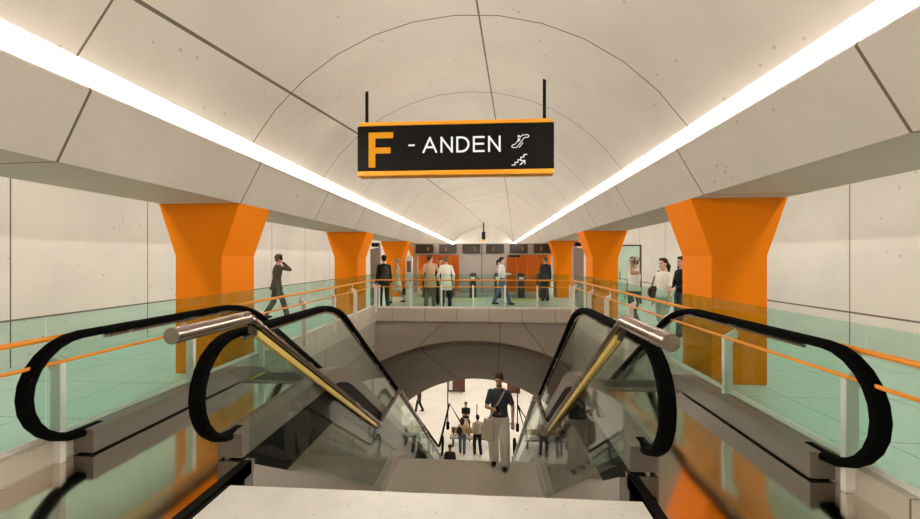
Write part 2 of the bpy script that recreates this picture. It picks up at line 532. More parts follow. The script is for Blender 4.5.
# ------------------------------------------------------------------ escalators
SL = 0.63
YB, YE = 5.2, 16.6
ZE = -SL * (YE - YB)
YF = 18.0
def esc_path(off, y0, y1, r=0.5, n=8):
    return fillet([(y0, off), (YB, off), (YE, ZE + off), (y1, ZE + off)], r, n)
def escalator(s, side):
    t = thing('escalator', 'escalator with black handrails on the %s of the central stairs' % side, 'escalator', (s * 2.18, 5.2, -0.3), 0, 'pair of escalators')
    for xo, w, hwd in ((2.80, 'outer', 0.055), (1.585, 'inner', 0.055)):
        rl = 0.392; YL = 3.0 if w == 'outer' else 3.07
        path = [(3.16, 0.272)]
        for k in range(0, 13):
            a = -PI / 2 - PI * k / 12
            path.append((YL + rl * math.cos(a), 0.664 + rl * math.sin(a)))
        path += esc_path(1.056, 3.9, YF - .4)[0:]
        for k in range(0, 13):
            a = PI / 2 - PI * k / 12
            path.append((YF - .4 + rl * math.cos(a), ZE + .664 + rl * math.sin(a)))
        path.append((YF - .56, ZE + .272))
        bm = B(); yz_sweep(bm, path, s * xo, hwd, 0.032, 14)
        obj('handrail', bm, M['rubber'], t, smooth=True)
        # glass
        rg = 0.35
        g = [(YL + rg * math.cos(-PI / 2 - PI * k / 12), 0.664 + rg * math.sin(-PI / 2 - PI * k / 12)) for k in range(13)]
        g += esc_path(1.014, 3.9, YF - .4)
        g += [(YF - .4 + rg * math.cos(PI / 2 - PI * k / 12), ZE + .664 + rg * math.sin(PI / 2 - PI * k / 12)) for k in range(13)]
        g += esc_path(0.314, 3.1, YF - .5)[::-1]
        bm = B(); prism(bm, g, s * xo - .006, s * xo + .006, 'x')
        obj('balustrade_glass', bm, M['glass_esc'], t)
        # slim bright profile under the handrail
        bm = B(); yz_sweep(bm, esc_path(1.005, 3.2, YF - .6), s * xo, 0.012, 0.016, 8)
        obj('rail_profile', bm, M['steel'], t)
    # decks: boxed shoulder under each glass
    for x0, x1, nm in ((2.69, 2.858, 'outer'), (1.46, 1.66, 'inner')):
        up = esc_path(0.30, 3.0, YF - .3); dn = esc_path(0.115, 3.0, YF - .3)
        bm = B(); prism(bm, up + dn[::-1], s * x0, s * x1, 'x')
        obj('deck', bm, M['deck'], t)
        # dark skirt
        up = esc_path(0.115, 3.04, YF - .3); dn = esc_path(-0.35, 3.04, YF - .3)
        bm = B(); prism(bm, up + dn[::-1], s * (x0 + .012), s * (x1 - .012), 'x')
        obj('skirt', bm, M['black'], t)
    # polished side cladding facing the stairs, matt panel below
    top = [(3.0, 0.112)] + [(y, z) for y, z in esc_path(0.112, 3.4, 15.2)]
    low = [(15.2, ZE + SL * (YE - 15.2) - .75), (8.3, -2.55), (3.05, -0.05), (3.0, 0.0)]
    bm = B(); prism(bm, top + low, s * 1.575, s * 1.60, 'x')
    obj('side_cladding', bm, M['clad'], t)
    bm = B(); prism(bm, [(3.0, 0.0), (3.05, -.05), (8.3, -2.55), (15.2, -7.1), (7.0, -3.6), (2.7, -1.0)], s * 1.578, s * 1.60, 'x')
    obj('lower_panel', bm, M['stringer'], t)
    # truss underside
    bm = B(); up = esc_path(-0.36, 3.0, YF - .3); dn = esc_path(-0.9, 3.0, YF - .3)
    bm = B()
    prism(bm, [(3.1, -0.36), (YB, -0.36), (15.2, -SL * (15.2 - YB) - .36), (15.2, -SL * (15.2 - YB) - .75), (YB, -1.0), (3.1, -1.0)], s * 1.62, s * 2.85, 'x')
    obj('truss', bm, M['black'], t)
    # landing plates top and bottom
    bm = B()
    bx(bm, min(s * 1.68, s * 2.67), max(s * 1.68, s * 2.67), 4.9, 5.0, FL - .05, FL + .008)
    obj('comb_plate', bm, M['deck'], t)
    # steps
    step_me = None
    nst = 28
    for k in range(nst):
        zt = FL - .01 - .252 * max(0, k)
        zt = max(zt, ZE + FL)
        y = 5.0 + .4 * k
        if step_me is None:
            bm = B(); bx(bm, -.49, .49, 0, .4, -.27, -.015)
            for q in range(24):
                xx = -.49 + q * .98 / 24
                bx(bm, xx, xx + .02, 0, .4, -.016, 0)
            bx(bm, -.49, -.455, 0.0, .4, -.014, .002, 1); bx(bm, .455, .49, 0, .4, -.014, .002, 1)
            o = obj('step', bm, [M['step'], M['yellow']], t, world=False)
            step_me = o
        else:
            o = step_me.copy(); COL.objects.link(o); o.parent = t
        o.location = (0, y - 5.2, zt + 0.3)
    return t
for s, side in ((-1, 'left'), (1, 'right')):
    escalator(s, side)

# polished steel landing in front of each escalator
for s, side in ((-1, 'left'), (1, 'right')):
    xi = 1.385 if s < 0 else 1.44
    bm = B()
    bx(bm, min(s * xi, s * 2.84), max(s * xi, s * 2.84), Y0, 3.04, FL - .1, FL - .001)
    bx(bm, min(s * 1.66, s * 2.69), max(s * 1.66, s * 2.69), 3.04, 4.90, FL - .1, FL - .001)
    bx(bm, min(s * xi, s * (xi + .07)), max(s * xi, s * (xi + .07)), Y0, 3.0, FL - .1, FL + .001, 1)
    struct('floor_steel_' + side, bm, [M['floor_steel'], M['black']])
bm = B(); bx(bm, -1.385, -1.335, Y0, 2.66, -0.3, FL - .012)
struct('trim_3', bm, M['black'])

# ------------------------------------------------------------------ guards beside the stairs
def guard(s, side):
    t = thing('stair_guard', 'steel tube handrail with glass guard on the %s side of the stairs' % side, 'handrail', (s * 1.42, 3, FL), 0, 'stair guards')
    top = [(2.2, 1.235), (3.0, 1.205), (6.76, -1.14), (8.42, -1.10), (15.4, -5.82)]
    bm = B()
    tube(bm, [(s * 1.42, y, z) for y, z in ((2.25, 1.20), (3.0, 1.20))], 0.050, 20)
    obj('tube_end', bm, M['steel'], t, smooth=True)
    bm = B()
    yz_sweep(bm, fillet([(2.95, 1.20), (3.05, 1.17), (6.76, -1.14), (8.42, -1.10), (15.4, -5.82)], 0.03, 2), s * 1.42, 0.045, 0.03, 12)
    obj('rail', bm, M['steel'], t, smooth=True)
    # dark and gold strips under the sloping rail
    bm = B()
    prism(bm, [(3.04, 1.13), (6.72, -1.16), (6.72, -1.21), (3.04, 1.08)], s * 1.40, s * 1.44, 'x')
    obj('frame_strip', bm, M['frame'], t)
    bm = B()
    prism(bm, [(3.10, 1.085), (6.5, -1.03), (6.5, -1.085), (3.10, 1.03)], s * 1.385, s * 1.42, 'x')
    obj('gold_strip', bm, M['gold'], t)
    # glass
    lo = [(15.35, PLAT + .3), (8.36, LAND + .19), (6.9, LAND + .19), (3.05, FL + .05)]
    bm = B(); prism(bm, [(3.05, 1.07), (6.76, -1.18), (8.42, -1.13), (15.35, -5.83)] + lo, s * 1.425, s * 1.435, 'x')
    obj('guard_glass', bm, M['glass_clear'], t)
for s, side in ((-1, 'left'), (1, 'right')):
    guard(s, side)

# ------------------------------------------------------------------ railings
def post_bm(s, straight=False):
    bm = B()
    prism(bm, [(2.795, -0.02 + .27), (2.885, .25), (2.885, 0.80), (2.975, 0.905), (2.985, 0.95), (2.955, 0.955), (2.795, 0.86)], -0.025, 0.025, 'y')
    return bm
def side_railing(s, side):
    t = thing('glass_railing', 'green glass railing with orange rails along the %s aisle' % side, 'railing', (s * 2.93, 4, 0.27), 0, 'glass railings around the opening')
    ys = [-2.6 + 1.37 * k for k in range(11)]
    ys = [2.87 + 1.385 * k for k in range(-4, 7)]
    posts = ys[:-1] + [11.62]
    edges = [Y0 + .05] + [y for y in posts] + [11.84]
    for a, b in zip(edges[:-1], edges[1:]):
        if b - a < .1: continue
        bm = B(); bx(bm, s * 2.945 - .006, s * 2.945 + .006, a + .008, b - .008, .30, 1.215)
        obj('glass_panel', bm, M['glass'], t)
    for y in posts:
        bm = B()
        prism(bm, [(s * u, v) for u, v in [(2.80, .10), (2.885, .10), (2.885, 0.80), (2.93, 0.865), (2.935, 0.935), (2.915, 0.94), (2.80, 0.875)]], y - .022, y + .022, 'y')
        po = obj('post', bm, M['white'], t, bevel=0.004)
        bm = B(); tube(bm, [(s * 2.925, y, .92), (s * 2.90, y, 1.035)], .008, 8)
        obj('rail_bracket', bm, M['white'], po)
    bm = B(); bx(bm, s * 2.945 - .016, s * 2.945 + .016, Y0 + .05, 11.84, .27, .305)
    obj('bottom_channel', bm, M['white'], t)
    bm = B(); tube(bm, [(s * 2.90, Y0 + .05, 1.045), (s * 2.90, 11.78, 1.045)], .020, 14)
    obj('handrail', bm, M['orange_rail'], t, smooth=True, label='upper orange tube')
    bm = B(); tube(bm, [(s * 2.80, Y0 + .05, .875), (s * 2.80, 11.75, .875)], .014, 12)
    obj('lower_rail', bm, M['orange_rail'], t, smooth=True, label='thin lower orange tube')
for s, side in ((-1, 'left'), (1, 'right')):
    side_railing(s, side)
t = thing('glass_railing', 'green glass railing with orange rails across the far end of the opening', 'railing', (0, 11.85, .22), 0, 'glass railings around the opening')
xs = [-2.78 + 0.927 * k for k in range(7)]
for a, b in zip(xs[:-1], xs[1:]):
    bm = B(); bx(bm, a + .01, b - .01, 11.86, 11.872, .26, 1.215)
    obj('glass_panel', bm, M['glass'], t)
for x in xs:
    bm = B()
    bx(bm, x - .022, x + .022, 11.74, 11.82, .10, .90)
    obj('post', bm, M['white'], t, bevel=0.004)
for x in [(a + b) / 2 for a, b in zip(xs[:-1], xs[1:])][:0]:
    pass
bm = B(); bx(bm, -2.78, 2.78, 11.85, 11.882, .22, .262)
obj('bottom_channel', bm, M['white'], t)
bm = B(); tube(bm, [(-2.88, 11.81, 1.045), (2.88, 11.81, 1.045)], .020, 12)
obj('handrail', bm, M['orange_rail'], t, smooth=True)
bm = B(); tube(bm, [(-2.79, 11.76, .85), (2.79, 11.76, .85)], .014, 12)
obj('lower_rail', bm, M['orange_rail'], t, smooth=True)

# ------------------------------------------------------------------ hanging direction sign
SY = 6.7
def px(p, q):        # sign face layout: p 0..1 from left, q 0..1 from the bottom
    return -1.755 + 3.24 * p, 3.045 + 0.94 * q
sign = thing('direction_sign', 'black and orange hanging direction sign reading F - ANDEN', 'sign', (-.13, SY, 3.045))
bm = B(); bx(bm, -1.77, 1.515, SY, SY + .20, 3.14, 3.90)
obj('display_box', bm, M['black'], sign, bevel=0.012)
bm = B(); bx(bm, -1.765, 1.51, SY - .03, SY + .23, 3.055, 3.135)
obj('bottom_trim', bm, M['sign_orange'], sign, bevel=0.01)
bm = B(); bx(bm, -1.735, 1.48, SY - .005, SY + .205, 3.905, 3.965)
obj('top_trim', bm, M['sign_orange'], sign, bevel=0.01)
for x in (-1.635, 1.37):
    zt = ZC + math.sqrt(R * R - x * x) + .03
    bm = B(); tube(bm, [(x, SY + .1, 3.95), (x, SY + .1, zt)], .028, 12)
    obj('hanging_rod', bm, M['black'], sign, smooth=True)
# F from plain polygons
x0, z0, x1, z1 = -1.575, 3.20, -1.155, 3.79
w = .115
bm = B()
prism(bm, [(x0, z0), (x0 + w, z0), (x0 + w, z0 + .235), (x1 - .045, z0 + .235), (x1 - .045, z0 + .335), (x0 + w, z0 + .335), (x0 + w, z1 - .1), (x1, z1 - .1), (x1, z1), (x0, z1)], SY - .006, SY, 'y')
obj('lettering', bm, M['letter_orange'], sign, label='orange letter F')
bm = B(); bx(bm, -.895, -.79, SY - .006, SY, 3.55, 3.575)
obj('lettering', bm, M['letter_white'], sign, label='white dash')
def stroke(bm, pts, w, y=SY - .003):
    for (a, b), (c, d) in zip(pts[:-1], pts[1:]):
        v = Vector((c - a, d - b)); n = Vector((-v.y, v.x)).normalized() * w / 2
        e = v.normalized() * w / 2
        prism(bm, [(a - n.x - e.x, b - n.y - e.y), (c - n.x + e.x, d - n.y + e.y), (c + n.x + e.x, d + n.y + e.y), (a + n.x - e.x, b + n.y - e.y)], y - .003, y, 'y')
def letters(bm, word, x, z, h, u, gap, w):
    for ch in word:
        if ch == 'A':
            cw = .68 * u; stroke(bm, [(x, z), (x + cw / 2, z + h), (x + cw, z)], w); stroke(bm, [(x + .13 * u, z + .34 * h), (x + cw - .13 * u, z + .34 * h)], w)
        elif ch == 'N':
            cw = .56 * u; stroke(bm, [(x, z), (x, z + h), (x + cw, z), (x + cw, z + h)], w)
        elif ch == 'D':
            cw = .60 * u; rx = h / 2; c = x + cw - rx
            arc = [(c + rx * math.cos(a), z + h / 2 + h / 2 * math.sin(a)) for a in [PI / 2 - PI * q / 12 for q in range(13)]]
            stroke(bm, [(x, z), (x, z + h)] + arc + [(x, z)], w)
        elif ch == 'E':
            cw = .52 * u; stroke(bm, [(x + cw, z), (x, z), (x, z + h), (x + cw, z + h)], w); stroke(bm, [(x, z + h * .52), (x + cw * .93, z + h * .52)], w)
        x += cw + gap
bm = B(); letters(bm, 'ANDEN', -.64, 3.445, .232, .312, .089, .031)
obj('lettering', bm, M['letter_white'], sign, label='white word ANDEN')
# escalator pictogram
bm = B()
ix, iz = .835, 3.49
P = lambda u, v: (ix + u * .27, iz + v * .21)
stroke(bm, [P(0, .02), P(.22, .0), P(.30, .08), P(.72, .78), P(.95, .80), P(1, .92), P(.92, 1.0), P(.62, .98), P(.52, .88), P(.16, .26), P(.02, .22), P(-.04, .1), P(0, .02)], .010)
stroke(bm, [P(.36, .72), P(.36, .5), P(.46, .62)], .012)
bx(bm, P(.32, 0)[0], P(.44, 0)[0], SY - .006, SY, P(0, .84)[1], P(0, .96)[1])
stroke(bm, [P(.42, .02), P(.62, .36)], .012)
obj('pictogram', bm, M['letter_white'], sign, label='white escalator pictogram')
bm = B()
ix, iz = .83, 3.205
P = lambda u, v: (ix + u * .24, iz + v * .17)
stroke(bm, [P(0, 0), P(.2, 0), P(.2, .25), P(.4, .25), P(.4, .5), P(.6, .5), P(.6, .75), P(.8, .75), P(.8, 1), P(1, 1)], .013)
stroke(bm, [P(.55, .02), P(.85, .4)], .014); stroke(bm, [P(.6, .42), P(.87, .42), P(.87, .1)], .014)
obj('pictogram', bm, M['letter_white'], sign, label='white stairs pictogram')

# black hanging loudspeakers
def hang(x, y, zt, z1, z0, w, label, band=False):
    t = thing('hanging_loudspeaker', label, 'loudspeaker', (x, y, z0), 0, 'hanging black loudspeakers')
    bm = B(); tube(bm, [(x, y, z1), (x, y, zt)], w * .16, 8); obj('hanging_rod', bm, M['black'], t)
    bm = B(); tube(bm, [(x, y, z0), (x, y, z0 + .04), (x, y, z1 - .05), (x, y, z1)], [w * .4, w * .5, w * .5, w * .3], 16); obj('speaker_body', bm, M['black'], t, smooth=True)
    if band:
        bm = B(); tube(bm, [(x, y, z0 - .16), (x, y, z0)], w * .45, 16); obj('lower_band', bm, M['sign_orange'], t)
hang(0.04, 36, 5.0, 4.12, 3.42, .34, 'black loudspeaker hanging on a rod at the far end of the vault', True)

# ------------------------------------------------------------------ ticket gates and gate wall
bm = B()
bx(bm, -3.3, 3.5, 20.05, 20.3, 1.88, 2.45)
bx(bm, -1.0, 1.35, 20.05, 20.3, 0, 1.88)
bx(bm, -3.3, -3.1, 20.05, 20.3, 0, 1.88)
struct('wall_gate', bm, M['gate_grey'])
bm = B()
for x0, x1 in ((-3.1, -1.0), (1.35, 3.5)):
    bx(bm, x0, x1, 20.9, 21.1, 0, 2.3)
struct('wall_orange', bm, M['orange_dark'])
for (x0, x1) in ((-3.1, -1.0), (1.35, 3.5)):
    n = 4
    for k in range(1, n):
        x = x0 + (x1 - x0) * k / n
        pts = [(x + (.02 if x > 0 else -.02) * 0, 20.86, 0), (x, 20.86, 1.4), (x - .03 * (1 if x > 0 else -1), 20.84, 1.7), (x - .12 * (1 if x > 0 else -1), 20.8, 1.95)]
        bm = B(); tube(bm, pts, .022, 8)
        o = obj('wall_rib', bm, M['orange_rail'], origin=(x, 20.86, 0), smooth=True)
        side = 'left' if x < 0 else 'right'
        tag(o, '%s bright rib on the orange wall %s of the grey gate block' % (('leftmost', 'middle', 'rightmost')[k - 1], side), 'rib', 'ribs on the orange gate wall')
place = ['leftmost', 'second from the left', 'third from the left, over the grey block', 'fourth from the left, over the grey block', 'second from the right', 'rightmost']
for k in range(6):
    x = -3.16 + 1.165 * k
    t = thing('display_board', 'dark departure display over the gates, %s' % place[k], 'display board', (x + .44, 20.0, 1.96), 0, 'dark displays over the gates')
    bm = B(); bx(bm, x, x + .88, 19.95, 20.05, 1.96, 2.41); obj('display_case', bm, M['dark_panel'], t, bevel=.01)
    m = x + (.62 if k % 2 == 0 else .36)
    bm = B(); bx(bm, m - .012, m + .012, 19.94, 19.951, 2.08, 2.27); obj('lit_mark', bm, M['letter_orange'], t)
bm = B(); bx(bm, 1.45, 2.0, 20.06, 20.2, 1.76, 1.88)
tag(obj('display_board', bm, M['dark_panel'], origin=(1.72, 20.1, 1.76)), 'small black display in front of the right orange wall', 'display board')

def turnstile():
    t = thing('ticket_gate', '', 'ticket gate', (0, 0, 0), 0, 'row of ticket gates')
    bm = B(); prism(bm, [(-.75, 0), (.75, 0), (.75, .88), (.6, 1.02), (-.6, 1.02), (-.75, .88)], -.14, .14, 'x'); obj('cabinet', bm, M['frame'], t, world=False, bevel=.01)
    bm = B(); bx(bm, -.10, .10, -.76, -.745, .80, .90); obj('lit_panel', bm, M['white'], t, world=False)
    bm = B(); tube(bm, [(.13, 0, .86), (.30, -.02, .72)], .02, 8); obj('barrier_arm', bm, M['black'], t, world=False)
    bm = B(); bx(bm, -.12, .12, -.5, .5, 1.02, 1.035); obj('top_plate', bm, M['black'], t, world=False)
    return t
tg = turnstile()
gx = [-2.28, -1.25, -.22, .86, 1.86, 2.80]
gl = ['ticket gate cabinet left of the pair in coats', 'ticket gate cabinet directly behind the pair in coats', 'ticket gate cabinet just left of the hall centre, right of the white coat', 'ticket gate cabinet behind the woman striding right',
      'ticket gate cabinet in front of the phone of the striding woman', 'ticket gate cabinet farthest right beside the man in a dark suit']
for i, x in enumerate(gx):
    if i == 0: o = tg; o.location = (x, 18.2, 0)
    else: o = dup(tg, (x, 18.2, 0), group='row of ticket gates')
    o['label'] = gl[i]
bm = B(); bx(bm, -.95, .3, 16.2, 16.6, .0, .004); bx(bm, 1.2, 2.6, 16.2, 16.6, 0, .004)
o = struct('trim_4', bm, M['yellow'])

# grey totems beside the second columns, rounded pillar in the gate area
for s, side in ((-1, 'left'), (1, 'right')):
    x = s * 3.42
    t = thing('information_totem', 'tall grey information totem behind the second %s column' % side, 'totem', (x, 13.6, 0), 0, 'grey information totems')
    bm = B(); prism(bm, [(x - .17, 0), (x + .17, 0), (x + .17, 2.0 if s > 0 else 2.08), (x - .17, 2.08 if s > 0 else 2.0)], 13.6, 13.8, 'y'); obj('panel', bm, plain('grey enamel', (.33, .29, .26), .5), t, bevel=.01)
    bm = B(); bx(bm, x - .12, x + .12, 13.58, 13.82, 2.09, 2.22); obj('top_display', bm, M['black'], t)
    bm = B(); bx(bm, x - .22, x + .22, 13.5, 13.9, 0, .03); obj('base_plate', bm, M['black'], t)
t = thing('validator_pillar', 'slim pale pillar with a rounded top behind the far railing', 'pillar', (-2.38, 14.3, 0))
bm = B(); prism(bm, [(-2.50, 0), (-2.26, 0)] + [(-2.38 + .12 * math.cos(a), 1.66 + .12 * math.sin(a)) for a in [PI * k / 10 for k in range(11)]], 14.25, 14.4, 'y')
obj('body', bm, M['white'], t)
bm = B(); bx(bm, -2.45, -2.31, 14.235, 14.25, 1.2, 1.6); obj('screen', bm, M['steel'], t)
# tall slim pillar (door edge) in orange zone left
# far door frame on the right aisle
t = thing('glass_door', 'tall greenish glass door in a dark frame behind the woman in a cap', 'door', (5.6, 15.5, 0))
bm = B(); bx(bm, 5.2, 5.25, 15.5, 15.56, 0, 2.2); bx(bm, 6.1, 6.15, 15.5, 15.56, 0, 2.2); bx(bm, 5.2, 6.15, 15.5, 15.56, 2.15, 2.2)
obj('frame', bm, M['frame'], t)
bm = B(); bx(bm, 5.25, 6.1, 15.52, 15.535, 0.02, 2.15); obj('door_glass', bm, M['glass'], t)
bm = B(); tube(bm, [(5.35, 15.47, .9), (5.35, 15.47, 1.2)], .014, 8); obj('door_handle', bm, M['black'], t)

# ------------------------------------------------------------------ platform furniture
hang(-1.42, 18.6, -1.2, -5.83, -6.2, .15, 'black loudspeaker on a rod left of the stairs foot on the platform')
hang(1.78, 18.6, -1.2, -5.83, -6.2, .15, 'black loudspeaker on a rod right of the stairs foot on the platform')
def zig(pts, y, label):
    t = thing('zigzag_rail', label, 'railing', (pts[1][0], y, PLAT), 0, 'zigzag rails on the platform')
    bm = B(); tube(bm, [(x, y, z) for x, z in pts], .055, 8); obj('rail', bm, M['black'], t)
    for x, z in (pts[0], pts[-1]):
        if z > PLAT + .1:
            bm = B(); tube(bm, [(x, y, PLAT), (x, y, z)], .03, 8); obj('post', bm, M['frame'], t)
zig([(-1.85, PLAT), (-1.42, -5.3), (-.78, -6.35), (-.62, -5.75), (-.45, -6.2)], 19.42, 'dark zigzag rail on the platform left of the stairs')
zig([(2.35, PLAT), (1.85, -5.3), (2.5, -6.35)], 19.42, 'dark zigzag rail on the platform right of the stairs')
t = thing('bench', 'grey bench with a tan wooden back on the platform behind the woman in jeans', 'bench', (-.35, 19.0, PLAT))
bm = B(); bx(bm, -1.35, .75, 18.8, 19.15, PLAT + .36, PLAT + .44); obj('seat', bm, M['stringer'], t)
bm = B(); bx(bm, -1.3, .7, 19.15, 19.22, PLAT + .5, PLAT + .78); obj('backrest', bm, plain('tan wood', (.45, .28, .14)), t)
for x in (-1.2, .6):
    bm = B(); bx(bm, x - .04, x + .04, 18.82, 19.22, PLAT, PLAT + .36); obj('leg', bm, M['frame'], t)
    bm = B(); bx(bm, x - .03, x + .03, 19.12, 19.16, PLAT + .44, PLAT + .76); obj('back_support', bm, M['frame'], t)
bm = B(); tube(bm, [(-.12, 20.3, PLAT), (-.12, 20.3, -5.6)], .03, 10)
tag(obj('grey_post', bm, M['steel'], origin=(-.12, 20.3, PLAT)), 'thin grey post on the platform between two waiting people', 'post')
for x, lab in ((-1.65, 'dark framed notice case on the far platform, left under the arch'), (2.1, 'dark red notice case on the far platform, right of the man in navy')):
    t = thing('notice_case', lab, 'notice board', (x, 26.4, PLAT), 0, 'notice cases on the platform')
    hw_ = .58 if x < 0 else .42
    bm = B(); bx(bm, x - hw_, x + hw_, 26.4, 26.55, PLAT + .08, PLAT + .95); obj('case', bm, M['frame'], t)
    bm = B(); bx(bm, x - (.18 if x < 0 else .36), x + hw_ - .08, 26.385, 26.4, PLAT + .2, PLAT + .85); obj('poster', bm, plain('dark red', (.12, .03, .02)), t)
    if x < 0:
        bm = B(); bx(bm, x - .48, x - .24, 26.385, 26.4, PLAT + .2, PLAT + .85); obj('notice', bm, M['white'], t)
    for q in (-.35, .35):
        bm = B(); bx(bm, x + q - .02, x + q + .02, 26.42, 26.53, PLAT, PLAT + .08); obj('leg', bm, M['frame'], t)

# ------------------------------------------------------------------ people
def ell(bm, c, r, rot=None, seg=16):
    mt = Matrix.Translation(Vector(c))
    if rot is not None: mt = mt @ rot
    mt = mt @ Matrix.Diagonal((*r, 1)) if not isinstance(r, float) else mt @ Matrix.Scale(r, 4)
    bmesh.ops.create_uvsphere(bm, u_segments=seg, v_segments=max(8, seg * 2 // 3), radius=1, matrix=mt)
def cap(bm, a, b, ra, rb, n=12):
    a, b = Vector(a), Vector(b)
    tube(bm, [a, b], [ra, rb], n)
    ell(bm, a, (ra, ra, ra), seg=12); ell(bm, b, (rb, rb, rb), seg=12)
def ringloft(bm, rings, n=20):
    """rings: (centre, rx, ry); horizontal ellipses"""
    vr = []
    for c, rx, ry in rings:
        c = Vector(c)
        vr.append([bm.verts.new(c + Vector((rx * math.cos(2 * PI * k / n), ry * math.sin(2 * PI * k / n), 0))) for k in range(n)])
    for a, b in zip(vr[:-1], vr[1:]):
        for k in range(n):
            bm.faces.new((a[k], a[(k + 1) % n], b[(k + 1) % n], b[k]))
    bm.faces.new(vr[0][::-1]); bm.faces.new(vr[-1])
def fuse(bm, voxel, smooth=3):
    """one continuous surface out of overlapping volumes"""
    bmesh.ops.recalc_face_normals(bm, faces=bm.faces[:])
    me = bpy.data.meshes.new('tmp'); bm.to_mesh(me); bm.free()
    o = bpy.data.objects.new('tmp', me); COL.objects.link(o)
    r = o.modifiers.new('r', 'REMESH'); r.mode = 'VOXEL'; r.voxel_size = voxel; r.adaptivity = 0
    if smooth:
        sm = o.modifiers.new('s', 'SMOOTH'); sm.factor = .5; sm.iterations = smooth
    bpy.context.view_layer.update()
    m2 = bpy.data.meshes.new_from_object(o.evaluated_get(bpy.context.evaluated_depsgraph_get()))
    bpy.data.objects.remove(o); bpy.data.meshes.remove(me)
    nb = B(); nb.from_mesh(m2); bpy.data.meshes.remove(m2)
    return nb
def ik(a, c, l1, l2, hint):
    a, c, hint = Vector(a), Vector(c), Vector(hint)
    d = c - a; L = min(d.length, (l1 + l2) * .999)
    u = d.normalized(); c = a + u * L
    x = (l1 * l1 - l2 * l2 + L * L) / (2 * L); h = math.sqrt(max(l1 * l1 - x * x, 0))
    n = (hint - u * hint.dot(u)).normalized()
    return a + u * x + n * h, c

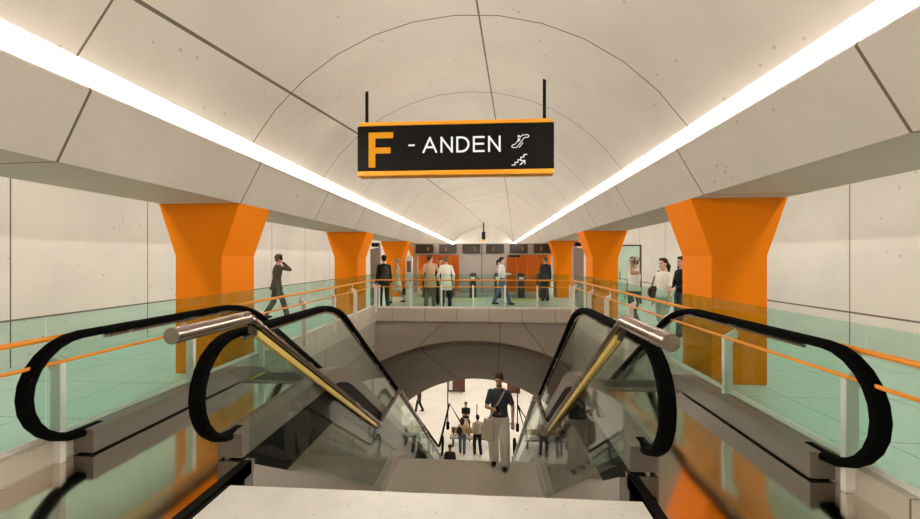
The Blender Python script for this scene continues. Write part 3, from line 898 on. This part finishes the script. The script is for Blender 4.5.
def person(label, loc, rotz, h=1.75, fem=False, feet=None, hands=None, lean=0.0, look=(0, 0), top=None, top_len=.92, sleeve='short',
           legs=None, leg_w=.075, leg_end=.10, skirt=None, hair=(.03, .015, .01), hair_style='short', shoe=(.02, .018, .016), skin='skin', voxel=.011,
           beard=False, hat=None, group=None, coat=None, elbow=None, name='person', legcut=None):
    s = h / 1.75
    t = thing(name, label, 'person', loc, rotz, group)
    sw = .155 if fem else .185
    hw = .095 if not fem else .10
    # a point of the spine at height z, leaning forward (+y)
    def sp(z):
        k = max(0, z - .92) * s
        return Vector((0, math.sin(lean) * k, .92 * s + math.cos(lean) * k)) if z > .92 else Vector((0, 0, z * s))
    hipL, hipR = Vector((-hw * s, 0, .90 * s)), Vector((hw * s, 0, .90 * s))
    feet = feet or ((-.10, .02, .08), (.10, 0, .08))
    an = [Vector(p) * s for p in feet]
    kn = []
    for hp, i in ((hipL, 0), (hipR, 1)):
        k, a = ik(hp, an[i], .425 * s, .42 * s, (0.05 * (-1 if i == 0 else 1), 1, 0)); kn.append(k); an[i] = a
    shz = 1.425
    shL, shR = sp(shz - .03) + Vector((-(sw - .02) * s, 0, 0)), sp(shz - .03) + Vector(((sw - .02) * s, 0, 0))
    hands = hands or ((-.24, .05, .84), (.24, .05, .84))
    elbow = elbow or ((-.5, -1, -.2), (.5, -1, -.2))
    wr, el = [], []
    for sh, i in ((shL, 0), (shR, 1)):
        e, w_ = ik(sh, Vector(hands[i]) * s, .285 * s, .25 * s, elbow[i]); el.append(e); wr.append(w_)
    neck = sp(1.49)
    hc = sp(1.49) + Vector((0, .02 + math.sin(lean) * .1, .135)) * s
    HR = Matrix.Rotation(look[0], 4, 'Z') @ Matrix.Rotation(-look[1], 4, 'X')
    H = lambda x, y, z: hc + (HR @ Vector((x, y, z))) * s
    # ---- body
    bm = B()
    ringloft(bm, [(sp(.84), .12 * s, .09 * s), (sp(.94), (.155 if not fem else .165) * s, .105 * s), (sp(1.10), (.132 if not fem else .115) * s, .088 * s),
                  (sp(1.28), (.16 if not fem else .135) * s, .105 * s), (sp(1.39), (sw - .02) * s, .09 * s), (sp(1.45), .11 * s, .065 * s), (sp(1.49), .058 * s, .056 * s)])
    cap(bm, neck - Vector((0, 0, .04 * s)), hc - Vector((0, .01, .03)) * s, .054 * s, .052 * s)
    for i in (0, 1):
        hp = (hipL, hipR)[i]; sh = (shL, shR)[i]
        cap(bm, hp, kn[i], .082 * s, .056 * s); cap(bm, kn[i], an[i], .054 * s, .037 * s)
        cap(bm, sh, el[i], (.05 if not fem else .042) * s, .038 * s); cap(bm, el[i], wr[i], .037 * s, .025 * s)
        # foot
        f = Vector((0, 1, 0))
        ell(bm, an[i] + Vector((0, .05, -.045)) * s, (.038 * s, .12 * s, .035 * s))
        # hand: palm, four fingers and a thumb
        d = (wr[i] - el[i]).normalized()
        side = d.cross(Vector((0, 0, 1)));
        if side.length < .2: side = Vector((0, 1, 0))
        side.normalize(); nn = side.cross(d).normalized()
        curl = -nn if i == 0 else -nn
        pm = wr[i] + d * .05 * s
        rotm = Matrix((side, nn, d)).transposed().to_4x4()
        ell(bm, pm, (.040 * s, .016 * s, .052 * s), rotm, 12)
        fl = (.062, .074, .070, .055)
        for q in range(4):
            b0 = pm + d * .036 * s + side * (-.029 + .0193 * q) * s
            b1 = b0 + (d * .85 + curl * .35).normalized() * fl[q] * .55 * s
            b2 = b1 + (d * .45 + curl * .8).normalized() * fl[q] * .5 * s
            cap(bm, b0, b1, .0092 * s, .0085 * s, 8); cap(bm, b1, b2, .0085 * s, .0075 * s, 8)
        th0 = wr[i] + d * .03 * s + side * (-.030 if i else .030) * s
        sd = side * (-1 if i else 1)
        th1 = th0 + (d * .6 + sd * .8).normalized() * .035 * s
        th2 = th1 + (d * .9 + sd * .3 + curl * .3).normalized() * .03 * s
        cap(bm, th0, th1, .012 * s, .0105 * s, 8); cap(bm, th1, th2, .0105 * s, .0085 * s, 8)
    # head
    ell(bm, H(0, -.008, .022), (.074 * s, .094 * s, .096 * s), HR)
    ell(bm, H(0, .022, -.045), (.056 * s, .066 * s, .070 * s), HR)
    ell(bm, H(0, .060, -.088), (.026 * s, .022 * s, .020 * s), HR)
    ell(bm, H(0, .093, -.022), (.012 * s, .018 * s, .012 * s), HR, 10)
    cap(bm, H(0, .080, .012), H(0, .096, -.02), .008 * s, .011 * s, 8)
    ell(bm, H(0, .082, -.060), (.022 * s, .010 * s, .009 * s), HR, 10)
    for q in (-1, 1):
        ell(bm, H(q * .076, -.005, -.008), (.010 * s, .020 * s, .030 * s), HR, 10)
    bm = fuse(bm, voxel)
    bod = obj('body', bm, M[skin], t, smooth=True, world=False)
    for q in (-1, 1):
        bm = B(); ell(bm, H(q * .030, .082, .004), (.013 * s, .010 * s, .008 * s), HR, 10)
        obj('eye', bm, M['black'], bod, world=False)
    bm = B(); ell(bm, H(0, .088, -.060), (.020 * s, .008 * s, .005 * s), HR, 10); obj('mouth', bm, plain('lips', (.35, .12, .09)), bod, world=False)
    # hair
    bm = B()
    ell(bm, H(0, -.022, .040), (.084 * s, .097 * s, .094 * s), HR)
    ell(bm, H(0, .045, .092), (.060 * s, .045 * s, .030 * s), HR)
    ell(bm, H(0, -.060, -.015), (.070 * s, .050 * s, .065 * s), HR)
    if hair_style == 'long':
        for q in (-1, 1):
            ell(bm, H(q * .072, -.02, -.10), (.032 * s, .055 * s, .17 * s), HR)
        ell(bm, H(0, -.07, -.14), (.085 * s, .04 * s, .17 * s), HR)
    if hair_style == 'bun': ell(bm, H(0, -.12, .05), (.04 * s, .04 * s, .04 * s), HR)
    if hair_style == 'ponytail':
        cap(bm, H(0, -.10, .04), H(.0, -.17, -.03), .028 * s, .045 * s); cap(bm, H(0, -.17, -.03), H(0, -.19, -.16), .045 * s, .02 * s)
    bm = fuse(bm, .009, 2)
    if hair_style in ('short', 'bun', 'ponytail', 'long'):
        pass
    hm = cloth('hair %.2f %.2f' % (hair[0], hair[1]), hair)
    obj('hair', bm, hm, t, smooth=True, world=False)
    if beard:
        bm = B(); ell(bm, H(0, .030, -.080), (.056 * s, .058 * s, .036 * s), HR)
        obj('beard', bm, hm, t, smooth=True, world=False)
    if hat:
        bm = B(); ell(bm, H(0, -.015, .060), (.092 * s, .104 * s, .082 * s), HR); ell(bm, H(0, .10, .055), (.075 * s, .075 * s, .012 * s), HR)
        bm = fuse(bm, .009, 2); obj('cap', bm, cloth('hat', hat), t, smooth=True, world=False)
    # ---- top
    tp = cloth('top %.2f %.2f %.2f' % top, top)
    e = .014 * s
    bm = B()
    lowz = top_len
    rr = [(sp(1.10), (.140 if not fem else .122) * s + e, .094 * s + e), (sp(1.28), (.166 if not fem else .142) * s + e, .112 * s + e),
          (sp(1.38), (sw - .030) * s + e, .095 * s + e), (sp(1.445), .115 * s + e, .07 * s + e), (sp(1.475), .07 * s, .065 * s)]
    if coat:
        rr = [(sp(.92) + Vector((0, 0, -(.92 - lowz) * s)), .215 * s, .17 * s), (sp(.93), .185 * s, .135 * s)] + rr
    else:
        rr = [(sp(lowz), (.158 if not fem else .160) * s + e, .110 * s + e)] + ([] if lowz > 1.02 else [(sp(1.0), .152 * s + e, .105 * s + e)]) + rr
    ringloft(bm, rr)
    for i in (0, 1):
        sh = (shL, shR)[i]
        if sleeve == 'none': continue
        if sleeve == 'short':
            cap(bm, sh, sh.lerp(el[i], .72), .056 * s, .054 * s)
        else:
            cap(bm, sh, el[i], .058 * s, .050 * s); cap(bm, el[i], el[i].lerp(wr[i], .93), .052 * s, .040 * s)
    bm = fuse(bm, voxel)
    obj('coat' if coat else 'shirt', bm, tp, t, smooth=True, world=False)
    # ---- trousers / skirt
    if legs:
        lm = cloth('legs %.2f %.2f %.2f' % legs, legs)
        bm = B()
        ringloft(bm, [(sp(.80), .15 * s, .115 * s), (sp(.92), .168 * s, .122 * s), (sp(1.02), .150 * s, .108 * s)])
        for i in (0, 1):
            hp = (hipL, hipR)[i]
            cap(bm, hp, kn[i], .097 * s, leg_w * s)
            endp = kn[i].lerp(an[i], 1.0 if leg_end < .2 else .1)
            tube(bm, [kn[i], endp + (kn[i] - an[i]).normalized() * (-.02) * s], [leg_w * s, leg_end * .0 + leg_w * .92 * s], 12)
        bm = fuse(bm, voxel)
        obj('trousers', bm, lm, t, smooth=True, world=False)
    if skirt:
        bm = B(); ringloft(bm, [(sp(.52), .24 * s, .20 * s), (sp(.80), .19 * s, .15 * s), (sp(1.02), .135 * s, .10 * s)])
        bm = fuse(bm, voxel); obj('skirt', bm, cloth('skirt %.2f' % skirt[0], skirt), t, smooth=True, world=False)
    for i in (0, 1):
        bm = B()
        ell(bm, an[i] + Vector((0, .055, -.045)) * s, (.046 * s, .135 * s, .042 * s))
        ell(bm, an[i] + Vector((0, -.02, -.02)) * s, (.042 * s, .055 * s, .050 * s))
        for v in bm.verts:
            fl = an[i].z - .08 * s
            if v.co.z < fl: v.co.z = fl
        bm = fuse(bm, .009, 1)
        obj('shoe', bm, cloth('shoe %.2f' % shoe[0], shoe), t, smooth=True, world=False)
    t['_'] = 0; del t['_']
    W = WM[t.name]
    return dict(t=t, wr=[W @ p for p in wr], el=[W @ p for p in el], hc=W @ hc, sp=lambda z: W @ sp(z), W=W, s=s, sh=[W @ shL, W @ shR])

def phone_at(p, rotz, tilt, label):
    bm = B(); bx(bm, -.036, .036, -.005, .005, -.075, .075)
    o = obj('phone', bm, M['black'], bevel=.004)
    o.location = p; o.rotation_euler = (tilt, 0, rotz)
    tag(o, label, 'phone')

# man in navy on the middle landing
r1 = person('bearded man in navy T-shirt and white trousers climbing the stairs, reading a phone', (0.66, 8.17, LAND), PI - .12, 1.86,
            feet=((-.12, .07, .08), (.10, -.07, .09)), hands=((-.26, .10, .90), (.05, .30, 1.16)), look=(-.15, .16), top=(.055, .065, .09), top_len=.95,
            legs=(.92, .90, .86), leg_w=.10, hair=(.06, .032, .016), shoe=(.03, .02, .018), beard=True, voxel=.009, elbow=((-.6, -1, 0), (1, -.6, -.6)))
phone_at(r1['wr'][1] + Vector((0.05, -.07, .04)), .3, -.9, 'black phone in the hand of the man in the navy T-shirt')
# shoulder bag with its strap
W = r1['W']
t = thing('shoulder_bag', 'white cloth bag hanging from a strap at the hip of the man in navy', 'bag', tuple(W @ Vector((.20, .17, .6))))
bm = B()
prism(bm, [(-.12, -.22), (.02, -.25), (.13, -.19), (.12, .02), (.09, .20), (-.09, .20), (-.13, 0)], -.045, .045, 'y')
bm.transform(W @ Matrix.Translation((.20, .17, .80)) @ Matrix.Rotation(-.5, 4, 'Z'))
obj('bag_body', bm, cloth('bag', (.78, .74, .66)), t, bevel=.02)
bm = B()
pts = [(-.11, -.02, 1.56), (-.09, .10, 1.49), (-.02, .165, 1.36), (.06, .185, 1.24), (.13, .185, 1.10), (.20, .18, .98)]
tube(bm, [W @ Vector(p) for p in pts], .018, 8, ry=.018)
obj('strap', bm, cloth('strap', (.62, .56, .46)), t, smooth=True)

# man in a dark suit in the left aisle
r = person('man in a dark suit walking in the left aisle with a phone at his ear', (-5.38, 10.75, 0), -.95, 1.80, feet=((-.08, -.27, .12), (.08, .27, .08)),
           hands=((-.24, -.02, .86), (.12, .15, 1.52)), top=(.075, .062, .05), top_len=.80, coat=True, sleeve='long', legs=(.11, .085, .065), hair=(.09, .05, .025),
           lean=.08, elbow=((-.5, -1, 0), (.3, .5, -1.4)), skin='skin2', look=(.2, -.1))
phone_at(r['hc'] + r['W'].to_3x3() @ Vector((.10, .03, 0)), .6, 0, 'dark phone at the ear of the man in the left aisle')

# pair behind the far railing
person('man in a beige coat standing with his back turned behind the far railing', (-1.52, 13.6, 0), .15, 1.82, feet=((-.14, 0, .08), (.12, .10, .08)), hands=((-.2, .12, .98), (.24, .16, 1.05)),
       top=(.58, .40, .26), top_len=.68, coat=True, sleeve='long', legs=(.20, .17, .12), hair=(.10, .05, .02), look=(-.9, 0), skin='skin2')
person('person in a long white coat and black trousers beside the beige coat', (-.98, 13.55, 0), .05, 1.76, feet=((-.13, 0, .08), (.13, .02, .08)), hands=((-.24, .10, .93), (.24, .10, .93)),
       top=(.78, .74, .66), top_len=.62, coat=True, sleeve='long', legs=(.015, .015, .015), hair=(.18, .09, .04), look=(.5, 0), skin='skin2')
person('person in black facing the camera, half hidden behind the beige coat', (-1.30, 14.7, 0), PI, 1.70, top=(.02, .02, .022), top_len=.9, sleeve='long', legs=(.02, .02, .025), hair=(.02, .012, .01))
# blonde woman with a bag
person('blonde woman in tan top and white skirt walking by the third left column', (-2.95, 14.9, 0), PI / 2 + .2, 1.70, fem=True, feet=((-.06, .26, .08), (.06, -.30, .13)), hands=((-.22, .12, .84), (.24, -.10, .84)),
       top=(.52, .38, .22), top_len=1.0, sleeve='long', skirt=(.72, .70, .62), hair=(.42, .26, .10), hair_style='bun', skin='skin2')
t = thing('handbag', 'dark bag hanging at the side of the blonde woman', 'bag', (-2.62, 14.85, .35))
bm = B(); prism(bm, [(-.14, 0), (.14, 0), (.11, .24), (-.11, .24)], -.05, .05, 'y'); bm.transform(Matrix.Translation((-2.62, 14.85, .34)))
obj('bag_body', bm, cloth('black bag', (.03, .025, .02)), t, bevel=.01)
bm = B(); tube(bm, [(-2.70, 14.85, .57), (-2.69, 14.85, .74), (-2.62, 14.85, .80), (-2.56, 14.85, .74), (-2.54, 14.85, .57)], .01, 6); obj('strap', bm, cloth('black bag', (.03, .025, .02)), t)
# dark clothed walker beside the totem
person('person in black with a backpack behind the second left column', (-2.98, 13.1, 0), .5, 1.80, feet=((-.08, .2, .08), (.08, -.2, .1)), top=(.02, .02, .022), top_len=.85, sleeve='long', legs=(.02, .02, .022), hair=(.015, .01, .01))
t = thing('backpack', 'dark grey backpack on the back of the person in black', 'backpack', (-2.90, 12.9, 1.1))
bm = B(); ell(bm, (-2.89, 12.93, 1.22), (.14, .09, .21)); obj('pack', bm, cloth('pack', (.05, .05, .045)), t, smooth=True)
bm = B(); ell(bm, (-2.86, 12.85, 1.14), (.10, .05, .11)); obj('pocket', bm, cloth('pack', (.05, .05, .045)), t, smooth=True)
# woman striding to the right
r = person('woman in white top and blue jeans striding right behind the far railing', (.92, 14.6, 0), -PI / 2, 1.74, fem=True, feet=((-.08, -.28, .10), (.06, .30, .08)), hands=((-.20, .34, 1.12), (.22, -.14, .86)),
           top=(.74, .72, .70), top_len=1.0, sleeve='long', legs=(.10, .15, .22), hair=(.03, .018, .015), hair_style='ponytail', elbow=((-.3, -.4, -1), (.3, -1, 0)), skin='skin2')
phone_at(r['wr'][0] + Vector((.09, 0, .05)), PI / 2, .2, 'dark phone held out by the striding woman')
# man in a dark suit by the gates
person('man in a dark suit standing by the right-hand ticket gates', (2.72, 16.3, 0), .3, 1.76, top=(.05, .05, .055), top_len=.78, coat=True, sleeve='long', legs=(.05, .05, .055), hair=(.20, .14, .09), skin='skin2')
# person glimpsed between the right columns
person('person in a pale shirt glimpsed between the second and third right columns', (3.75, 15.2, 0), .6, 1.74, top=(.66, .60, .55), top_len=.95, sleeve='short', legs=(.05, .05, .06), hair=(.10, .06, .04))
# three women in the right aisle
r = person('woman in white cap and white top talking on a phone in the right aisle', (3.72, 9.35, 0), PI / 2 + .35, 1.72, fem=True, feet=((-.08, .20, .08), (.08, -.22, .10)), hands=((-.10, .17, 1.56), (.24, .05, .84)),
           top=(.80, .76, .70), top_len=.96, sleeve='none', legs=(.09, .085, .075), hair=(.10, .05, .03), hair_style='bun', hat=(.80, .77, .72), elbow=((-.7, .4, -1), (.4, -1, 0)), skin='skin2')
phone_at(r['hc'] + r['W'].to_3x3() @ Vector((-.09, .05, .02)), PI / 2, .1, 'small black phone in the hand of the woman in a cap')
person('dark-haired woman with ponytail and white T-shirt in the right aisle', (3.98, 8.45, 0), PI / 2 + .45, 1.68, fem=True, feet=((-.08, .20, .08), (.08, -.20, .10)), hands=((-.22, .10, .84), (.23, .02, .84)),
       top=(.80, .76, .70), top_len=.93, sleeve='short', legs=(.40, .42, .36), hair=(.035, .018, .012), hair_style='ponytail', skin='skin2', look=(.0, -.1))
r = person('woman with long black hair and black top beside the nearest right column', (4.60, 9.0, 0), PI / 2 + .3, 1.72, fem=True, feet=((-.08, .14, .08), (.08, -.10, .08)), hands=((-.14, .28, 1.05), (.2, .2, 1.02)),
           top=(.012, .012, .013), top_len=.95, sleeve='long', legs=(.05, .05, .05), hair=(.02, .010, .008), hair_style='long', skin='skin2')
t = thing('handbag', 'black shoulder bag between the white T-shirt and the white cap', 'bag', (3.83, 8.60, .85))
bm = B(); ell(bm, (3.83, 8.60, .98), (.11, .06, .13)); obj('bag_body', bm, cloth('black bag', (.03, .025, .02)), t, smooth=True)
bm = B(); tube(bm, [(3.80, 8.60, 1.08), (3.86, 8.60, 1.28), (3.94, 8.56, 1.43)], .012, 6); obj('strap', bm, cloth('black bag', (.03, .025, .02)), t)

# people down on the platform
r = person('woman seen from behind in tan top and blue jeans at the foot of the stairs', (-.72, 18.1, PLAT), .05, 1.66, fem=True, feet=((-.09, .08, .08), (.09, -.06, .08)), hands=((-.30, .12, .92), (.30, .14, .90)),
           top=(.62, .45, .26), top_len=1.0, sleeve='short', legs=(.10, .15, .24), hair=(.05, .03, .02), shoe=(.5, .5, .48), hair_style='long')
t = thing('backpack', 'small black backpack on the woman in jeans on the platform', 'backpack', (-.83, 17.95, PLAT + 1.1))
bm = B(); ell(bm, (-.84, 17.95, PLAT + 1.12), (.13, .08, .18)); obj('pack', bm, cloth('black bag', (.03, .025, .02)), t, smooth=True)
person('man in a beige shirt and black trousers standing right of the woman in jeans', (-.03, 18.1, PLAT), .3, 1.80, feet=((-.12, .05, .08), (.14, -.03, .08)), hands=((-.20, .14, 1.0), (.26, .05, .9)), top=(.60, .50, .38), top_len=.95, sleeve='long',
       legs=(.02, .018, .018), hair=(.02, .012, .01))
person('person in black top and white trousers standing on the platform with folded arms', (-.66, 20.0, PLAT), PI, 1.70, hands=((.06, .2, 1.17), (-.06, .2, 1.13)), top=(.02, .018, .018), top_len=.95, legs=(.74, .70, .62), hair=(.05, .03, .02), elbow=((-1, -.3, -.6), (1, -.3, -.6)))
person('person in dark red clothes at the far left of the platform under the arch', (-3.5, 23.0, PLAT), PI / 2, 1.74, top=(.10, .03, .025), top_len=.9, sleeve='long', legs=(.04, .035, .03), hair=(.02, .015, .01), feet=((-.06, .2, .08), (.06, -.2, .1)))
person('person whose head just shows above the edge of the middle landing', (-.91, 14.3, -6.42), PI, 1.50, top=(.10, .08, .06), top_len=.95, sleeve='long', legs=(.05, .05, .05), hair=(.03, .02, .015))
